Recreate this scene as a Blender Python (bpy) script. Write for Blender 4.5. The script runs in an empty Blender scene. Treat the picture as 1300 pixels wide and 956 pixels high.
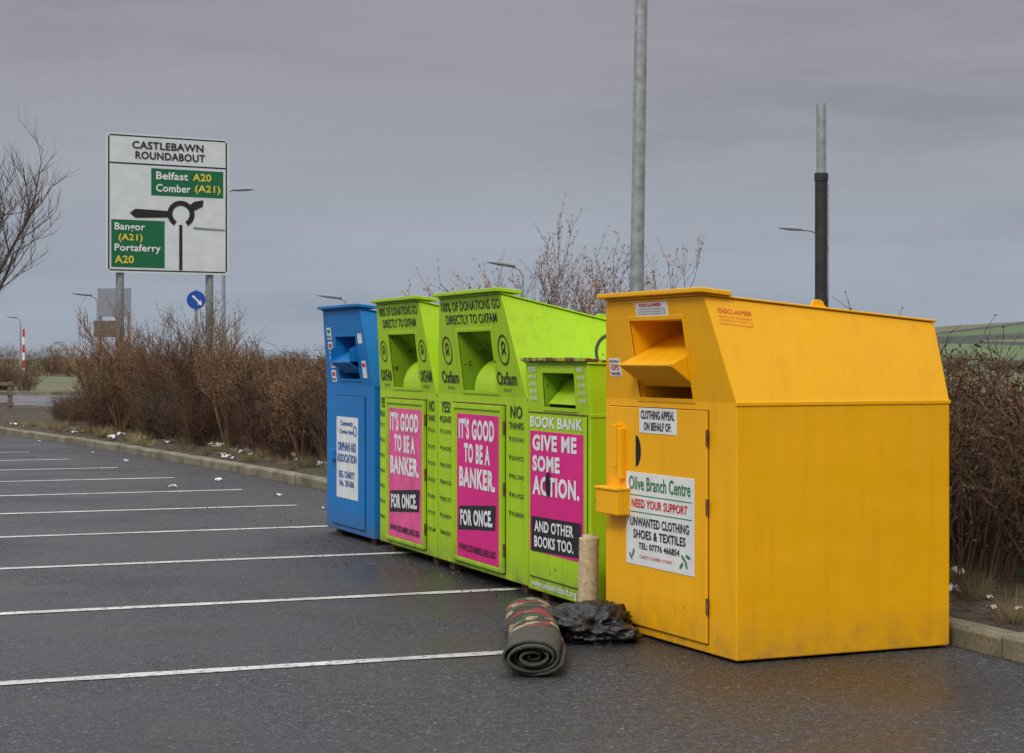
import bpy, bmesh, math, random
from mathutils import Vector, Matrix, noise
random.seed(7)
S=bpy.context.scene
R=random.random
def U_(a,b): return a+(b-a)*random.random()

# ------------------------------------------------------------------ materials
def newmat(name):
    m=bpy.data.materials.new(name); m.use_nodes=True
    nt=m.node_tree; b=nt.nodes['Principled BSDF']
    return m,nt,b
def N(nt,t,**kw):
    n=nt.nodes.new(t)
    for k,v in kw.items(): setattr(n,k,v)
    return n
def ramp(nt,src,stops):
    r=N(nt,'ShaderNodeValToRGB'); e=r.color_ramp.elements
    while len(e)<len(stops): e.new(0.5)
    for i,(p,c) in enumerate(stops):
        e[i].position=p; e[i].color=(c[0],c[1],c[2],1) if isinstance(c,(tuple,list)) else (c,c,c,1)
    nt.links.new(src,r.inputs[0]); return r.outputs[0]
def noise_(nt,vec,scale,detail=4,rough=.5):
    n=N(nt,'ShaderNodeTexNoise'); n.inputs['Scale'].default_value=scale
    n.inputs['Detail'].default_value=detail; n.inputs['Roughness'].default_value=rough
    if vec is not None: nt.links.new(vec,n.inputs['Vector'])
    return n.outputs['Fac']
def mix(nt,fac,a,b,mode='MIX'):
    m=N(nt,'ShaderNodeMix',data_type='RGBA',blend_type=mode)
    for inp,v in ((m.inputs[0],fac),(m.inputs[6],a),(m.inputs[7],b)):
        if isinstance(v,bpy.types.NodeSocket): nt.links.new(v,inp)
        elif isinstance(v,(int,float)): inp.default_value=v if inp==m.inputs[0] else (v,v,v,1)
        else: inp.default_value=(v[0],v[1],v[2],1)
    return m.outputs[2]
def mapping(nt,scale,coord='Object'):
    tc=N(nt,'ShaderNodeTexCoord'); mp=N(nt,'ShaderNodeMapping'); mp.inputs['Scale'].default_value=scale
    nt.links.new(tc.outputs[coord],mp.inputs['Vector']); return mp.outputs[0]
def bump(nt,b,h,strength,dist=.01):
    bp=N(nt,'ShaderNodeBump'); bp.inputs['Strength'].default_value=strength; bp.inputs['Distance'].default_value=dist
    nt.links.new(h,bp.inputs['Height']); nt.links.new(bp.outputs[0],b.inputs['Normal'])
def simple(name,col,rough=.6,metal=0,var=.15,scale=8,bmp=0):
    m,nt,b=newmat(name)
    v=mapping(nt,(1,1,1)); n=noise_(nt,v,scale,4)
    f=ramp(nt,n,[(.3,1-var),(.7,1+var*.3)])
    nt.links.new(mix(nt,1,col,f,'MULTIPLY'),b.inputs['Base Color'])
    b.inputs['Roughness'].default_value=rough; b.inputs['Metallic'].default_value=metal
    if bmp: bump(nt,b,n,bmp)
    return m
def paint(name,col,rust=.70,rough=.42,grime=1.0,bigv=.86):
    m,nt,b=newmat(name)
    v=mapping(nt,(1,1,1)); vs=mapping(nt,(16,16,1.1))
    big=ramp(nt,noise_(nt,v,1.3,3),[(.3,bigv),(.7,1.0)])
    c=mix(nt,1,col,big,'MULTIPLY')
    st=ramp(nt,noise_(nt,vs,1.0,5,.6),[(.5,0),(.78,.42*grime)])
    c=mix(nt,st,c,(col[0]*.45+.01,col[1]*.42+.01,col[2]*.4+.008))
    sp=N(nt,'ShaderNodeSeparateXYZ'); nt.links.new(v,sp.inputs[0])
    mr=N(nt,'ShaderNodeMapRange'); mr.inputs[1].default_value=.0; mr.inputs[2].default_value=.26; mr.inputs[3].default_value=.95*grime; mr.inputs[4].default_value=0
    nt.links.new(sp.outputs[2],mr.inputs[0])
    mm=N(nt,'ShaderNodeMath',operation='MULTIPLY'); nt.links.new(mr.outputs[0],mm.inputs[0]); nt.links.new(ramp(nt,noise_(nt,v,9,5,.65),[(.35,.1),(.7,1)]),mm.inputs[1])
    c=mix(nt,mm.outputs[0],c,(.10,.085,.06))
    rs=ramp(nt,noise_(nt,v,13,7,.62),[(rust,0),(rust+.025,1)])
    c=mix(nt,rs,c,(.13,.045,.015))
    nt.links.new(c,b.inputs['Base Color'])
    nt.links.new(ramp(nt,noise_(nt,v,5,3),[(.3,rough-.06),(.7,rough+.18)]),b.inputs['Roughness'])
    b.inputs['Specular IOR Level'].default_value=.32
    bump(nt,b,noise_(nt,v,2.6,2),.45,.014)
    return m
M={}
M['yellow']=paint('yellow_paint',(.90,.435,.0015),.705,grime=.5,bigv=.93)
M['green']=paint('lime_paint',(.40,.64,.010),.675)
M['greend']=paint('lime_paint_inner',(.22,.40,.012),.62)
M['blue']=paint('blue_paint',(.008,.185,.52),.70)
M['magenta']=simple('magenta_vinyl',(.74,.008,.225),.35,0,.14,4)
M['pinkfade']=simple('faded_pink_vinyl',(.80,.10,.30),.4,0,.25,5)
M['black']=simple('black_print',(.012,.012,.013),.45)
M['ink']=simple('dark_ink',(.02,.035,.015),.5)
M['white']=simple('white_vinyl',(.76,.77,.76),.4,0,.12,6)
M['whitetext']=simple('white_print',(.80,.80,.80),.5)
M['red']=simple('red_print',(.62,.02,.02),.5)
M['grn']=simple('green_print',(.01,.22,.05),.5)
M['navy']=simple('blue_print',(.01,.08,.35),.5)
M['signgreen']=simple('sign_green',(.006,.135,.052),.35,0,.08)
M['signwhite']=simple('sign_white',(.66,.69,.70),.35,0,.10,3)
M['signyellow']=simple('sign_yellow',(.80,.62,.05),.4)
M['signblue']=simple('sign_blue',(.01,.07,.35),.4)
M['rust']=simple('rusty_steel',(.17,.075,.03),.8,0,.6,30,.3)
M['rustpaint']=paint('rusted_lime_paint',(.34,.45,.03),.47)
M['steel']=simple('galvanised_steel',(.32,.34,.35),.5,.3,.35,14)
M['steeld']=simple('weathered_dark_post',(.030,.032,.032),.6,.1,.6,9)
M['gap']=simple('dark_hole',(.006,.006,.005),.9)
M['wood']=simple('weathered_wood',(.16,.12,.09),.85,0,.4,12)
M['card']=simple('beige_carpet_back',(.52,.40,.24),.9,0,.35,45,.3)
M['lamp']=simple('lamp_housing',(.22,.24,.27),.5)
M['litter']=simple('litter_paper',(.68,.69,.71),.6,0,.35,20)

def twigmat(name,c1,c2,rough=.85):
    m,nt,b=newmat(name)
    v=mapping(nt,(1,1,1)); oi=N(nt,'ShaderNodeObjectInfo')
    f=ramp(nt,noise_(nt,v,3.5,2),[(.35,0),(.65,1)])
    c=mix(nt,f,c1,c2)
    h=ramp(nt,oi.outputs['Random'],[(0,(.55,.58,.62)),(.4,(.85,.80,.76)),(.75,(1.05,.98,.85)),(1,(1.4,1.35,1.05))])
    nt.links.new(mix(nt,1,c,h,'MULTIPLY'),b.inputs['Base Color']); b.inputs['Roughness'].default_value=rough
    return m
M['twig']=twigmat('hedge_twigs',(.070,.035,.025),(.14,.080,.048))
M['twigleaf']=twigmat('hedge_leaves',(.20,.085,.040),(.13,.10,.04))
M['straw']=twigmat('dry_grass',(.30,.23,.12),(.16,.14,.06))
M['bark']=twigmat('bark',(.10,.070,.058),(.16,.11,.09))
M['bark2']=twigmat('dark_bark',(.045,.032,.032),(.08,.055,.05))
M['bud']=twigmat('buds',(.50,.30,.22),(.32,.20,.13))
M['olive']=twigmat('evergreen_leaves',(.05,.07,.02),(.12,.13,.045))

def asphalt(name,base,wet=True):
    m,nt,b=newmat(name)
    v=mapping(nt,(1,1,1))
    g1=noise_(nt,v,55,2,.8)
    sp=ramp(nt,g1,[(.36,0),(.56,.3),(.66,1)])
    c=mix(nt,sp,[x*.40 for x in base],[x*4.2 for x in base])
    md=ramp(nt,noise_(nt,v,17,4,.8),[(.36,.50),(.50,.9),(.64,1.65)])
    c=mix(nt,1,c,md,'MULTIPLY')
    # pale chippings
    vo=N(nt,'ShaderNodeTexVoronoi'); vo.inputs['Scale'].default_value=15; nt.links.new(v,vo.inputs['Vector'])
    sg=ramp(nt,vo.outputs['Distance'],[(.10,1),(.17,0)])
    wn=ramp(nt,noise_(nt,v,9,1),[(.50,0),(.56,.9)])
    mu=N(nt,'ShaderNodeMath',operation='MULTIPLY'); nt.links.new(sg,mu.inputs[0]); nt.links.new(wn,mu.inputs[1])
    c=mix(nt,mu.outputs[0],c,(.17,.17,.175))
    pt=noise_(nt,v,.45,5,.62)
    c=mix(nt,1,c,ramp(nt,pt,[(.38,.60),(.50,.88),(.64,1.15)]),'MULTIPLY')
    sl=ramp(nt,noise_(nt,v,1.1,6,.68),[(.54,0),(.72,.42)])
    c=mix(nt,sl,c,(.060,.052,.042))
    nt.links.new(c,b.inputs['Base Color'])
    nt.links.new(ramp(nt,pt,[(.36,.27 if wet else .7),(.47,.42 if wet else .75),(.62,.68 if wet else .8)]),b.inputs['Roughness'])
    b.inputs['Specular IOR Level'].default_value=.34
    bump(nt,b,g1,.75,.016)
    return m
M['asphalt']=asphalt('wet_asphalt',(.026,.0265,.030))
M['road']=asphalt('road_asphalt',(.10,.10,.11),False)
m,nt,b=newmat('worn_white_paint')
v=mapping(nt,(1,1,1))
w=ramp(nt,noise_(nt,v,24,6,.78),[(.38,0),(.48,1)])
c=mix(nt,w,(.05,.05,.055),mix(nt,ramp(nt,noise_(nt,v,2.5,3),[(.3,0),(.7,1)]),(.36,.36,.35),(.62,.62,.60)))
nt.links.new(c,b.inputs['Base Color']); b.inputs['Roughness'].default_value=.6; bump(nt,b,noise_(nt,v,60,2,.75),.4,.01); M['line']=m
m,nt,b=newmat('kerb_concrete')
v=mapping(nt,(1,1,1))
c=mix(nt,ramp(nt,noise_(nt,v,2.2,5,.6),[(.38,0),(.62,1)]),(.12,.11,.065),(.25,.22,.15))
c=mix(nt,1,c,ramp(nt,noise_(nt,v,40,3,.7),[(.3,.6),(.7,1.2)]),'MULTIPLY')
nt.links.new(c,b.inputs['Base Color']); b.inputs['Roughness'].default_value=.85; bump(nt,b,noise_(nt,v,60,3),.5); M['kerb']=m
m,nt,b=newmat('planting_soil')
v=mapping(nt,(1,1,1)); sn=noise_(nt,v,16,6,.75)
c=mix(nt,ramp(nt,sn,[(.4,0),(.6,1)]),(.018,.014,.011),(.11,.075,.048))
c=mix(nt,ramp(nt,noise_(nt,v,1.5,4),[(.50,0),(.64,.6)]),c,(.06,.075,.025))
nt.links.new(c,b.inputs['Base Color']); b.inputs['Roughness'].default_value=.95; bump(nt,b,sn,1,.04); M['soil']=m
m,nt,b=newmat('rough_grassland')
v=mapping(nt,(1,1,1))
c=mix(nt,ramp(nt,noise_(nt,v,.06,4),[(.4,0),(.6,1)]),(.075,.10,.03),(.14,.12,.06))
c=mix(nt,1,c,ramp(nt,noise_(nt,v,3,5,.7),[(.3,.6),(.7,1.2)]),'MULTIPLY')
nt.links.new(c,b.inputs['Base Color']); b.inputs['Roughness'].default_value=.95; M['grass']=m
m,nt,b=newmat('hill_fields')
v=mapping(nt,(1,.35,1))
vo=N(nt,'ShaderNodeTexVoronoi'); vo.inputs['Scale'].default_value=.011; nt.links.new(v,vo.inputs['Vector'])
sx=N(nt,'ShaderNodeSeparateColor'); nt.links.new(vo.outputs['Color'],sx.inputs[0])
c=ramp(nt,sx.outputs[0],[(0,(.06,.095,.035)),(.35,(.085,.13,.045)),(.6,(.13,.115,.07)),(1,(.05,.08,.035))])
ve=N(nt,'ShaderNodeTexVoronoi',feature='DISTANCE_TO_EDGE'); ve.inputs['Scale'].default_value=.011; nt.links.new(v,ve.inputs['Vector'])
c=mix(nt,ramp(nt,ve.outputs['Distance'],[(.03,1),(.06,0)]),c,(.03,.035,.028))
nt.links.new(c,b.inputs['Base Color']); b.inputs['Roughness'].default_value=1; M['hill']=m
m,nt,b=newmat('rug_pile')
v=mapping(nt,(1,1,1))
nz=N(nt,'ShaderNodeTexNoise'); nz.inputs['Scale'].default_value=9; nz.inputs['Detail'].default_value=3; nt.links.new(v,nz.inputs['Vector'])
av=N(nt,'ShaderNodeVectorMath',operation='MULTIPLY_ADD'); nt.links.new(nz.outputs['Color'],av.inputs[0]); av.inputs[1].default_value=(.12,.12,.12); nt.links.new(v,av.inputs[2])
vo=N(nt,'ShaderNodeTexVoronoi'); vo.inputs['Scale'].default_value=14; nt.links.new(av.outputs[0],vo.inputs['Vector'])
sx=N(nt,'ShaderNodeSeparateColor'); nt.links.new(vo.outputs['Color'],sx.inputs[0])
pc=ramp(nt,sx.outputs[0],[(0,(.035,.038,.025)),(.40,(.045,.045,.03)),(.50,(.30,.03,.03)),(.66,(.36,.30,.18)),(.82,(.06,.10,.045))])
pc.node.color_ramp.interpolation='CONSTANT'
sp=N(nt,'ShaderNodeSeparateXYZ'); nt.links.new(v,sp.inputs[0])
msk=ramp(nt,sp.outputs[1],[(.45,0),(.55,.95)])
c=mix(nt,msk,(.06,.060,.045),pc)
c=mix(nt,1,c,ramp(nt,noise_(nt,v,45,4,.7),[(.3,.5),(.7,1.3)]),'MULTIPLY')
nt.links.new(c,b.inputs['Base Color']); b.inputs['Roughness'].default_value=.95; bump(nt,b,noise_(nt,v,120,3,.7),.8,.006); M['rug']=m
m,nt,b=newmat('black_plastic'); b.inputs['Base Color'].default_value=(.010,.010,.011,1); b.inputs['Roughness'].default_value=.25
v=mapping(nt,(1,1,1)); bump(nt,b,noise_(nt,v,22,4,.6),.8,.02); M['bag']=m

# ------------------------------------------------------------------ helpers
def empty(name,loc=(0,0,0),rz=0):
    e=bpy.data.objects.new(name,None); S.collection.objects.link(e); e.location=loc; e.rotation_euler=(0,0,math.radians(rz)); e.empty_display_size=.2; return e
def obj(name,V,F,mat,parent=None,smooth=False,bevel=0,solid=0,merge=True):
    me=bpy.data.meshes.new(name); me.from_pydata([tuple(v) for v in V],[],F); 
    if merge:
        bm=bmesh.new(); bm.from_mesh(me); 
        bmesh.ops.remove_doubles(bm,verts=bm.verts,dist=1e-5)
        bmesh.ops.recalc_face_normals(bm,faces=bm.faces)
        bm.to_mesh(me); bm.free()
    o=bpy.data.objects.new(name,me); S.collection.objects.link(o)
    for mm in (mat if isinstance(mat,list) else [mat]): me.materials.append(mm)
    if parent: o.parent=parent
    if smooth:
        for p in me.polygons: p.use_smooth=True
    if solid:
        s=o.modifiers.new('s','SOLIDIFY'); s.thickness=solid; s.offset=0
    if bevel:
        b=o.modifiers.new('b','BEVEL'); b.width=bevel; b.segments=2; b.limit_method='ANGLE'; b.angle_limit=math.radians(25)
    return o
BF=[(0,3,2,1),(4,5,6,7),(0,1,5,4),(1,2,6,5),(2,3,7,6),(3,0,4,7)]
def boxv(x0,x1,y0,y1,z0,z1):
    return [(x0,y0,z0),(x1,y0,z0),(x1,y1,z0),(x0,y1,z0),(x0,y0,z1),(x1,y0,z1),(x1,y1,z1),(x0,y1,z1)]
def box(name,x0,x1,y0,y1,z0,z1,mat,parent=None,bevel=.003):
    return obj(name,boxv(x0,x1,y0,y1,z0,z1),BF,mat,parent,bevel=bevel)
def cyl(V,F,p0,p1,r0,r1,n=12,caps=True):
    p0=Vector(p0);p1=Vector(p1); d=(p1-p0).normalized(); a=d.orthogonal().normalized(); b=d.cross(a); s=len(V)
    for p,r in ((p0,r0),(p1,r1)):
        for i in range(n):
            t=2*math.pi*i/n; V.append(tuple(p+a*math.cos(t)*r+b*math.sin(t)*r))
    for i in range(n): F.append((s+i,s+(i+1)%n,s+n+(i+1)%n,s+n+i))
    if caps: F.append(tuple(s+i for i in range(n))[::-1]); F.append(tuple(s+n+i for i in range(n)))
def cylo(name,p0,p1,r0,r1,mat,parent=None,n=16,smooth=False,bevel=0):
    V=[];F=[];cyl(V,F,p0,p1,r0,r1,n); return obj(name,V,F,mat,parent,smooth=smooth,bevel=bevel)
_gc={}
def glyph(text,bold):
    k=(text,bold)
    if k in _gc: return _gc[k]
    cu=bpy.data.curves.new('t','FONT'); cu.body=text; cu.size=1; cu.offset=bold; cu.resolution_u=3; cu.space_character=1+bold*2.2
    o=bpy.data.objects.new('t',cu); S.collection.objects.link(o)
    dg=bpy.context.evaluated_depsgraph_get(); dg.update()
    me=bpy.data.meshes.new_from_object(o.evaluated_get(dg))
    V=[v.co.copy() for v in me.vertices]; F=[tuple(p.vertices) for p in me.polygons]
    bpy.data.objects.remove(o); bpy.data.meshes.remove(me)
    _gc[k]=(V,F); return V,F
def label(parent,name,text,mat,O,U,Vv,w,h,ang=0,bold=.02):
    V,F=glyph(text,bold)
    if not V: return
    x0=min(v.x for v in V);x1=max(v.x for v in V);y0=min(v.y for v in V);y1=max(v.y for v in V)
    O=Vector(O);U=Vector(U);Vv=Vector(Vv); ca=math.cos(ang);sa=math.sin(ang); P=[]
    for v in V:
        a=((v.x-x0)/(x1-x0)-.5)*w; b=((v.y-y0)/(y1-y0)-.5)*h
        P.append(O+U*(w/2+a*ca-b*sa)+Vv*(h/2+a*sa+b*ca))
    return obj(name,P,F,mat,parent,merge=False)

# ------------------------------------------------------------------ recycling bank builder
class Bank:
    def __init__(s,name,loc,rz,W,D,Hf,Hb,zs,ins,lean,op,mat,inner,z0=.05,depth=.45,lidmat=None,lidx=.05,lidy=.03):
        s.e=empty(name,loc,rz); s.W=W;s.Hf=Hf;s.zs=zs;s.lean=lean;s.k=lean/(Hf-zs)
        e=s.e
        fx=lambda z: lean*(z-zs)/(Hf-zs)
        iy=lambda z: ins*(z-zs)/(Hf-zs)
        s.fx=fx
        y0,y1,a,b=op
        P=lambda y,z:(fx(z),y,z)
        R_=lambda z:(fx(z),iy(z),z); L_=lambda z:(fx(z),W-iy(z),z)
        V=[];F=[]
        def poly(*pts):
            n=len(V); V.extend(pts); F.append(tuple(range(n,n+len(pts))))
        ib=iy(Hb)
        poly((0,0,z0),(0,W,z0),(0,W,zs),(0,0,zs)); poly((D,0,z0),(0,0,z0),(0,0,zs),(D,0,zs)); poly((0,W,z0),(D,W,z0),(D,W,zs),(0,W,zs)); poly((D,W,z0),(D,0,z0),(D,0,zs),(D,W,zs)); poly((0,0,z0),(D,0,z0),(D,W,z0),(0,W,z0))
        poly(R_(zs),L_(zs),L_(a),P(y1,a),P(y0,a),R_(a))
        poly(R_(a),P(y0,a),P(y0,b),R_(b)); poly(P(y1,a),L_(a),L_(b),P(y1,b))
        poly(R_(b),P(y0,b),P(y1,b),L_(b),L_(Hf),R_(Hf))
        poly((D,0,zs),R_(zs),R_(a),R_(b),R_(Hf),(D,ib,Hb)); poly(L_(zs),(D,W,zs),(D,W-ib,Hb),L_(Hf),L_(b),L_(a))
        poly((D,W,zs),(D,0,zs),(D,ib,Hb),(D,W-ib,Hb))
        poly(R_(Hf),L_(Hf),(D,W-ib,Hb),(D,ib,Hb))
        obj('body',V,F,mat,e,bevel=.007)
        q=[P(y0,a),P(y1,a),P(y1,b),P(y0,b)]; qi=[(depth,y0,a),(depth,y1,a),(depth,y1,b),(depth,y0,b)]
        q=[(p[0]+.004,p[1],p[2]) for p in q]
        obj('opening_recess',q+qi,[(0,1,5,4),(1,2,6,5),(2,3,7,6),(3,0,4,7),(4,5,6,7)],inner,e)
        for nm,ya,yb,za,zb in (('frame_r',y0-.022,y0,a-.022,b+.022),('frame_l',y1,y1+.022,a-.022,b+.022),('frame_b',y0,y1,a-.022,a),('frame_t',y0,y1,b,b+.022)):
            s.slab(nm,ya,yb,za,zb,.006,mat,bevel=.002)
        o=.012
        def zr(x): return Hf+(Hb-Hf)*(x-lean)/(D-lean)
        xa=lean-.005; xb=D+o
        V=[(xa,ins-o,zr(xa)+.002),(xb,ib-o,zr(xb)+.002),(xb,W-ib+o,zr(xb)+.002),(xa,W-ins+o,zr(xa)+.002)]
        V+=[(x,y,z+.010) for x,y,z in V]
        obj('roof_sheet',V,BF,mat,e,bevel=.003)
        V=boxv(lean-lidx,lean+.14,ins-lidy,W-ins+lidy,0,.024)
        V=[(x,y,z+Hf+.014-.10*(x-lean)) for x,y,z in V]
        obj('front_lid',V,BF,lidmat or mat,e,bevel=.004)
        for i,yy in enumerate((.12,W-.22)):
            box('skid_%d'%(i+1),.05,D-.03,yy,yy+.1,0,z0+.002,M['rust'],e,.001)
        box('seam_r',-.003,D+.003,-.005,.004,zs-.015,zs+.004,mat,e,.002)
    def slab(s,name,ya,yb,za,zb,t,mat,off=0,bevel=.0015):
        f=(s.fx if za>=s.zs-.05 else (lambda z:0))
        V=[]
        for xo in (-off-t,-off+.0005):
            V+=[(f(za)+xo,ya,za),(f(za)+xo,yb,za),(f(zb)+xo,yb,zb),(f(zb)+xo,ya,zb)]
        F=[(0,1,2,3),(7,6,5,4),(0,4,5,1),(1,5,6,2),(2,6,7,3),(3,7,4,0)]
        return obj(name,V,F,mat,s.e,bevel=bevel)
    def text(s,t,yl,yr,za,zb,mat,off=.004,ang=0,bold=.025,name='lettering'):
        f=(s.fx if za>=s.zs-.05 else (lambda z:0))
        k=(s.k if za>=s.zs-.05 else 0)
        Vd=Vector((k,0,1)).normalized()
        label(s.e,name,t,mat,(f(za)-off,yl,za),(0,-1,0),Vd,yl-yr,zb-za,ang,bold)
    def ring(s,yc,zc,r,w,mat,off=.004,a0=0,a1=360,name='logo'):
        f=(s.fx if zc>=s.zs else (lambda z:0)); V=[];F=[];n=28
        for i in range(n+1):
            t=math.radians(a0+(a1-a0)*i/n)
            for q in (r-w,r):
                z=zc+math.sin(t)*q; V.append((f(z)-off,yc+math.cos(t)*q,z))
        for i in range(n): F.append((2*i,2*i+1,2*i+3,2*i+2))
        obj(name,V,F,mat,s.e,merge=False)
    def oxlogo(s,yc,zc,r):
        s.ring(yc,zc,r,r*.13,M['ink'])
        s.ring(yc,zc+r*.22,r*.36,r*.17,M['ink'])
        s.ring(yc,zc-r*.42,r*.42,r*.17,M['ink'],a0=10,a1=170)
    def hinge(s,y,z): 
        cylo('hinge',(-.014,y,z-.04),(-.014,y,z+.04),.008,.008,M['rust'],s.e,8)

def lug(e,x,y,z,mat):
    n=10
    prof=[(-.06,0),(.06,0)]+[(.035*math.cos(math.pi*i/n),.025+.025*math.sin(math.pi*i/n)) for i in range(n+1)]
    m=len(prof); V=[]
    for yy in (y-.008,y+.008):
        for px,pz in prof: V.append((x+px,yy,z+pz))
    F=[tuple(range(m)),tuple(range(2*m-1,m-1,-1))]+[(i,(i+1)%m,m+(i+1)%m,m+i) for i in range(m)]
    obj('lifting_lug',V,F,mat,e)

# ---- yellow bank
INS=.17; HF=1.812
Y=Bank('clothing_bank',(1.102,9.085,0),24.0,1.42,1.28,HF,1.69,1.28,INS,-.085,(.42,1.0,1.29,1.70),M['yellow'],M['yellow'],z0=.012,lidx=.04,lidy=.035)
e=Y.e
Y.slab('door',.27,1.36,.06,1.235,.014,M['yellow'],bevel=.004)
Y.slab('door_edge_gap',.266,1.364,.056,1.239,.003,M['gap'])
for z in (.25,.75,1.1): Y.hinge(.264,z)
ya,yb=.425,.995
obj('chute_plate',[(-.13,ya,1.465),(-.13,yb,1.465),(.34,yb,1.69),(.34,ya,1.69)],[(0,1,2,3)],M['yellow'],e,solid=.006)
obj('chute_underside',[(-.13,ya,1.463),(-.13,yb,1.463),(.02,yb,1.355),(.02,ya,1.355)],[(0,1,2,3)],M['yellow'],e,solid=.006)
for nm,yy in (('chute_cheek_r',ya),('chute_cheek_l',yb)):
    obj(nm,[(-.13,yy,1.465),(.34,yy,1.69),(.02,yy,1.355)],[(0,1,2)],M['yellow'],e,solid=.005)
cylo('chute_lip',(-.132,ya,1.465),(-.132,yb,1.465),.009,.009,M['yellow'],e,8)
box('lock_box',-.10,-.0,1.09,1.35,.645,.785,M['yellow'],e,.008)
box('lock_box_lid',-.108,-.01,1.085,1.355,.78,.795,M['yellow'],e,.004)
box('latch_bar',-.045,-.012,1.15,1.20,.84,1.12,M['yellow'],e,.006)
box('latch_bar_foot',-.055,-.012,1.20,1.235,.90,1.14,M['yellow'],e,.006)
V=[(-.0155,1.03,1.0)]+[(-.0155,1.03-.06*math.sin(math.pi*i/14),1.0+.085*math.cos(math.pi*i/14)) for i in range(15)]
obj('lock_cutout',V,[tuple(range(1,16))],M['gap'],e,merge=False)
kk=INS/(HF-1.28)
lug(e,.58,.17,1.752,M['yellow']); lug(e,.58,1.25,1.752,M['yellow'])
Y.slab('clothing_appeal_sticker',.575,.985,1.10,1.235,.003,M['white'],off=.014)
Y.text('CLOTHING APPEAL',.965,.595,1.175,1.222,M['black'],.019,bold=.03); Y.text('ON BEHALF OF:',.93,.63,1.115,1.16,M['black'],.019,bold=.03)
Y.slab('charity_poster',.39,1.135,.385,.885,.003,M['white'],off=.014)
o=.0195
Y.text('Olive Branch Centre',1.10,.425,.79,.865,M['grn'],o,bold=.015)
Y.slab('poster_rule',.41,1.115,.758,.764,.001,M['grn'],off=.017)
Y.text('NEED YOUR SUPPORT',1.07,.455,.695,.742,M['red'],o)
Y.slab('poster_rule_2',.41,1.115,.668,.674,.001,M['grn'],off=.017)
Y.text('UNWANTED CLOTHING',1.085,.44,.595,.645,M['black'],o); Y.text('SHOES & TEXTILES',1.05,.475,.53,.578,M['black'],o)
Y.text('TEL: 07776 466854',.99,.54,.475,.510,M['black'],o); Y.text('CHARITY NUMBER: XT18442',.98,.62,.425,.443,M['red'],o,bold=0)
for (ly,lz,an) in ((.50,.47,.6),(.47,.44,1.2),(.52,.43,2.4),(.45,.48,.2),(1.08,.43,.8),(1.05,.45,2.0)):
    V=[(-.0195,ly+.026*math.cos(t)*math.cos(an)-.009*math.sin(t)*math.sin(an),lz+.026*math.cos(t)*math.sin(an)+.009*math.sin(t)*math.cos(an)) for t in [i*math.pi/5 for i in range(10)]]
    obj('olive_leaf',V,[tuple(range(10))],M['grn'],e,merge=False)
Y.slab('notice_sticker',.56,.91,1.722,1.795,.002,M['white'])
Y.text('DISCLAIMER',.86,.62,1.772,1.789,M['red'],.004); 
for i in range(3): Y.text('ALL DONATIONS ARE THE PROPERTY OF THE',.89,.58,1.756-.013*i,1.764-.013*i,M['black'],.004,bold=0)
Y.slab('tracker_sticker',1.18,1.31,1.40,1.50,.002,M['white']); Y.text('GPS',1.29,1.20,1.435,1.468,M['red'],.004); Y.text('TRACKED',1.30,1.19,1.408,1.425,M['black'],.004); Y.text('PROTECTED BY',1.30,1.19,1.477,1.49,M['black'],.004)
def flank(t,x0,x1,z0,z1,mat,off=.004,bold=.02,sl=-.10):
    O=(x0,kk*(z0-1.28)-off,z0)
    label(e,'flank_lettering',t,mat,O,Vector((1,kk*sl,sl)),Vector((0,kk,1)),x1-x0,z1-z0,0,bold)
flank('DISCLAIMER',-.02,.17,1.730,1.752,M['red'],bold=.0)
for i,t in enumerate(('WILL NOT ACCEPT ANY RESPONSIBILITY','FOR INJURY FROM CLIMBING INTO OR','MISUSE OF THIS CONTAINER')): flank(t,-.02,.17,1.708-.018*i,1.716-.018*i,M['red'],bold=0)

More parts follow.
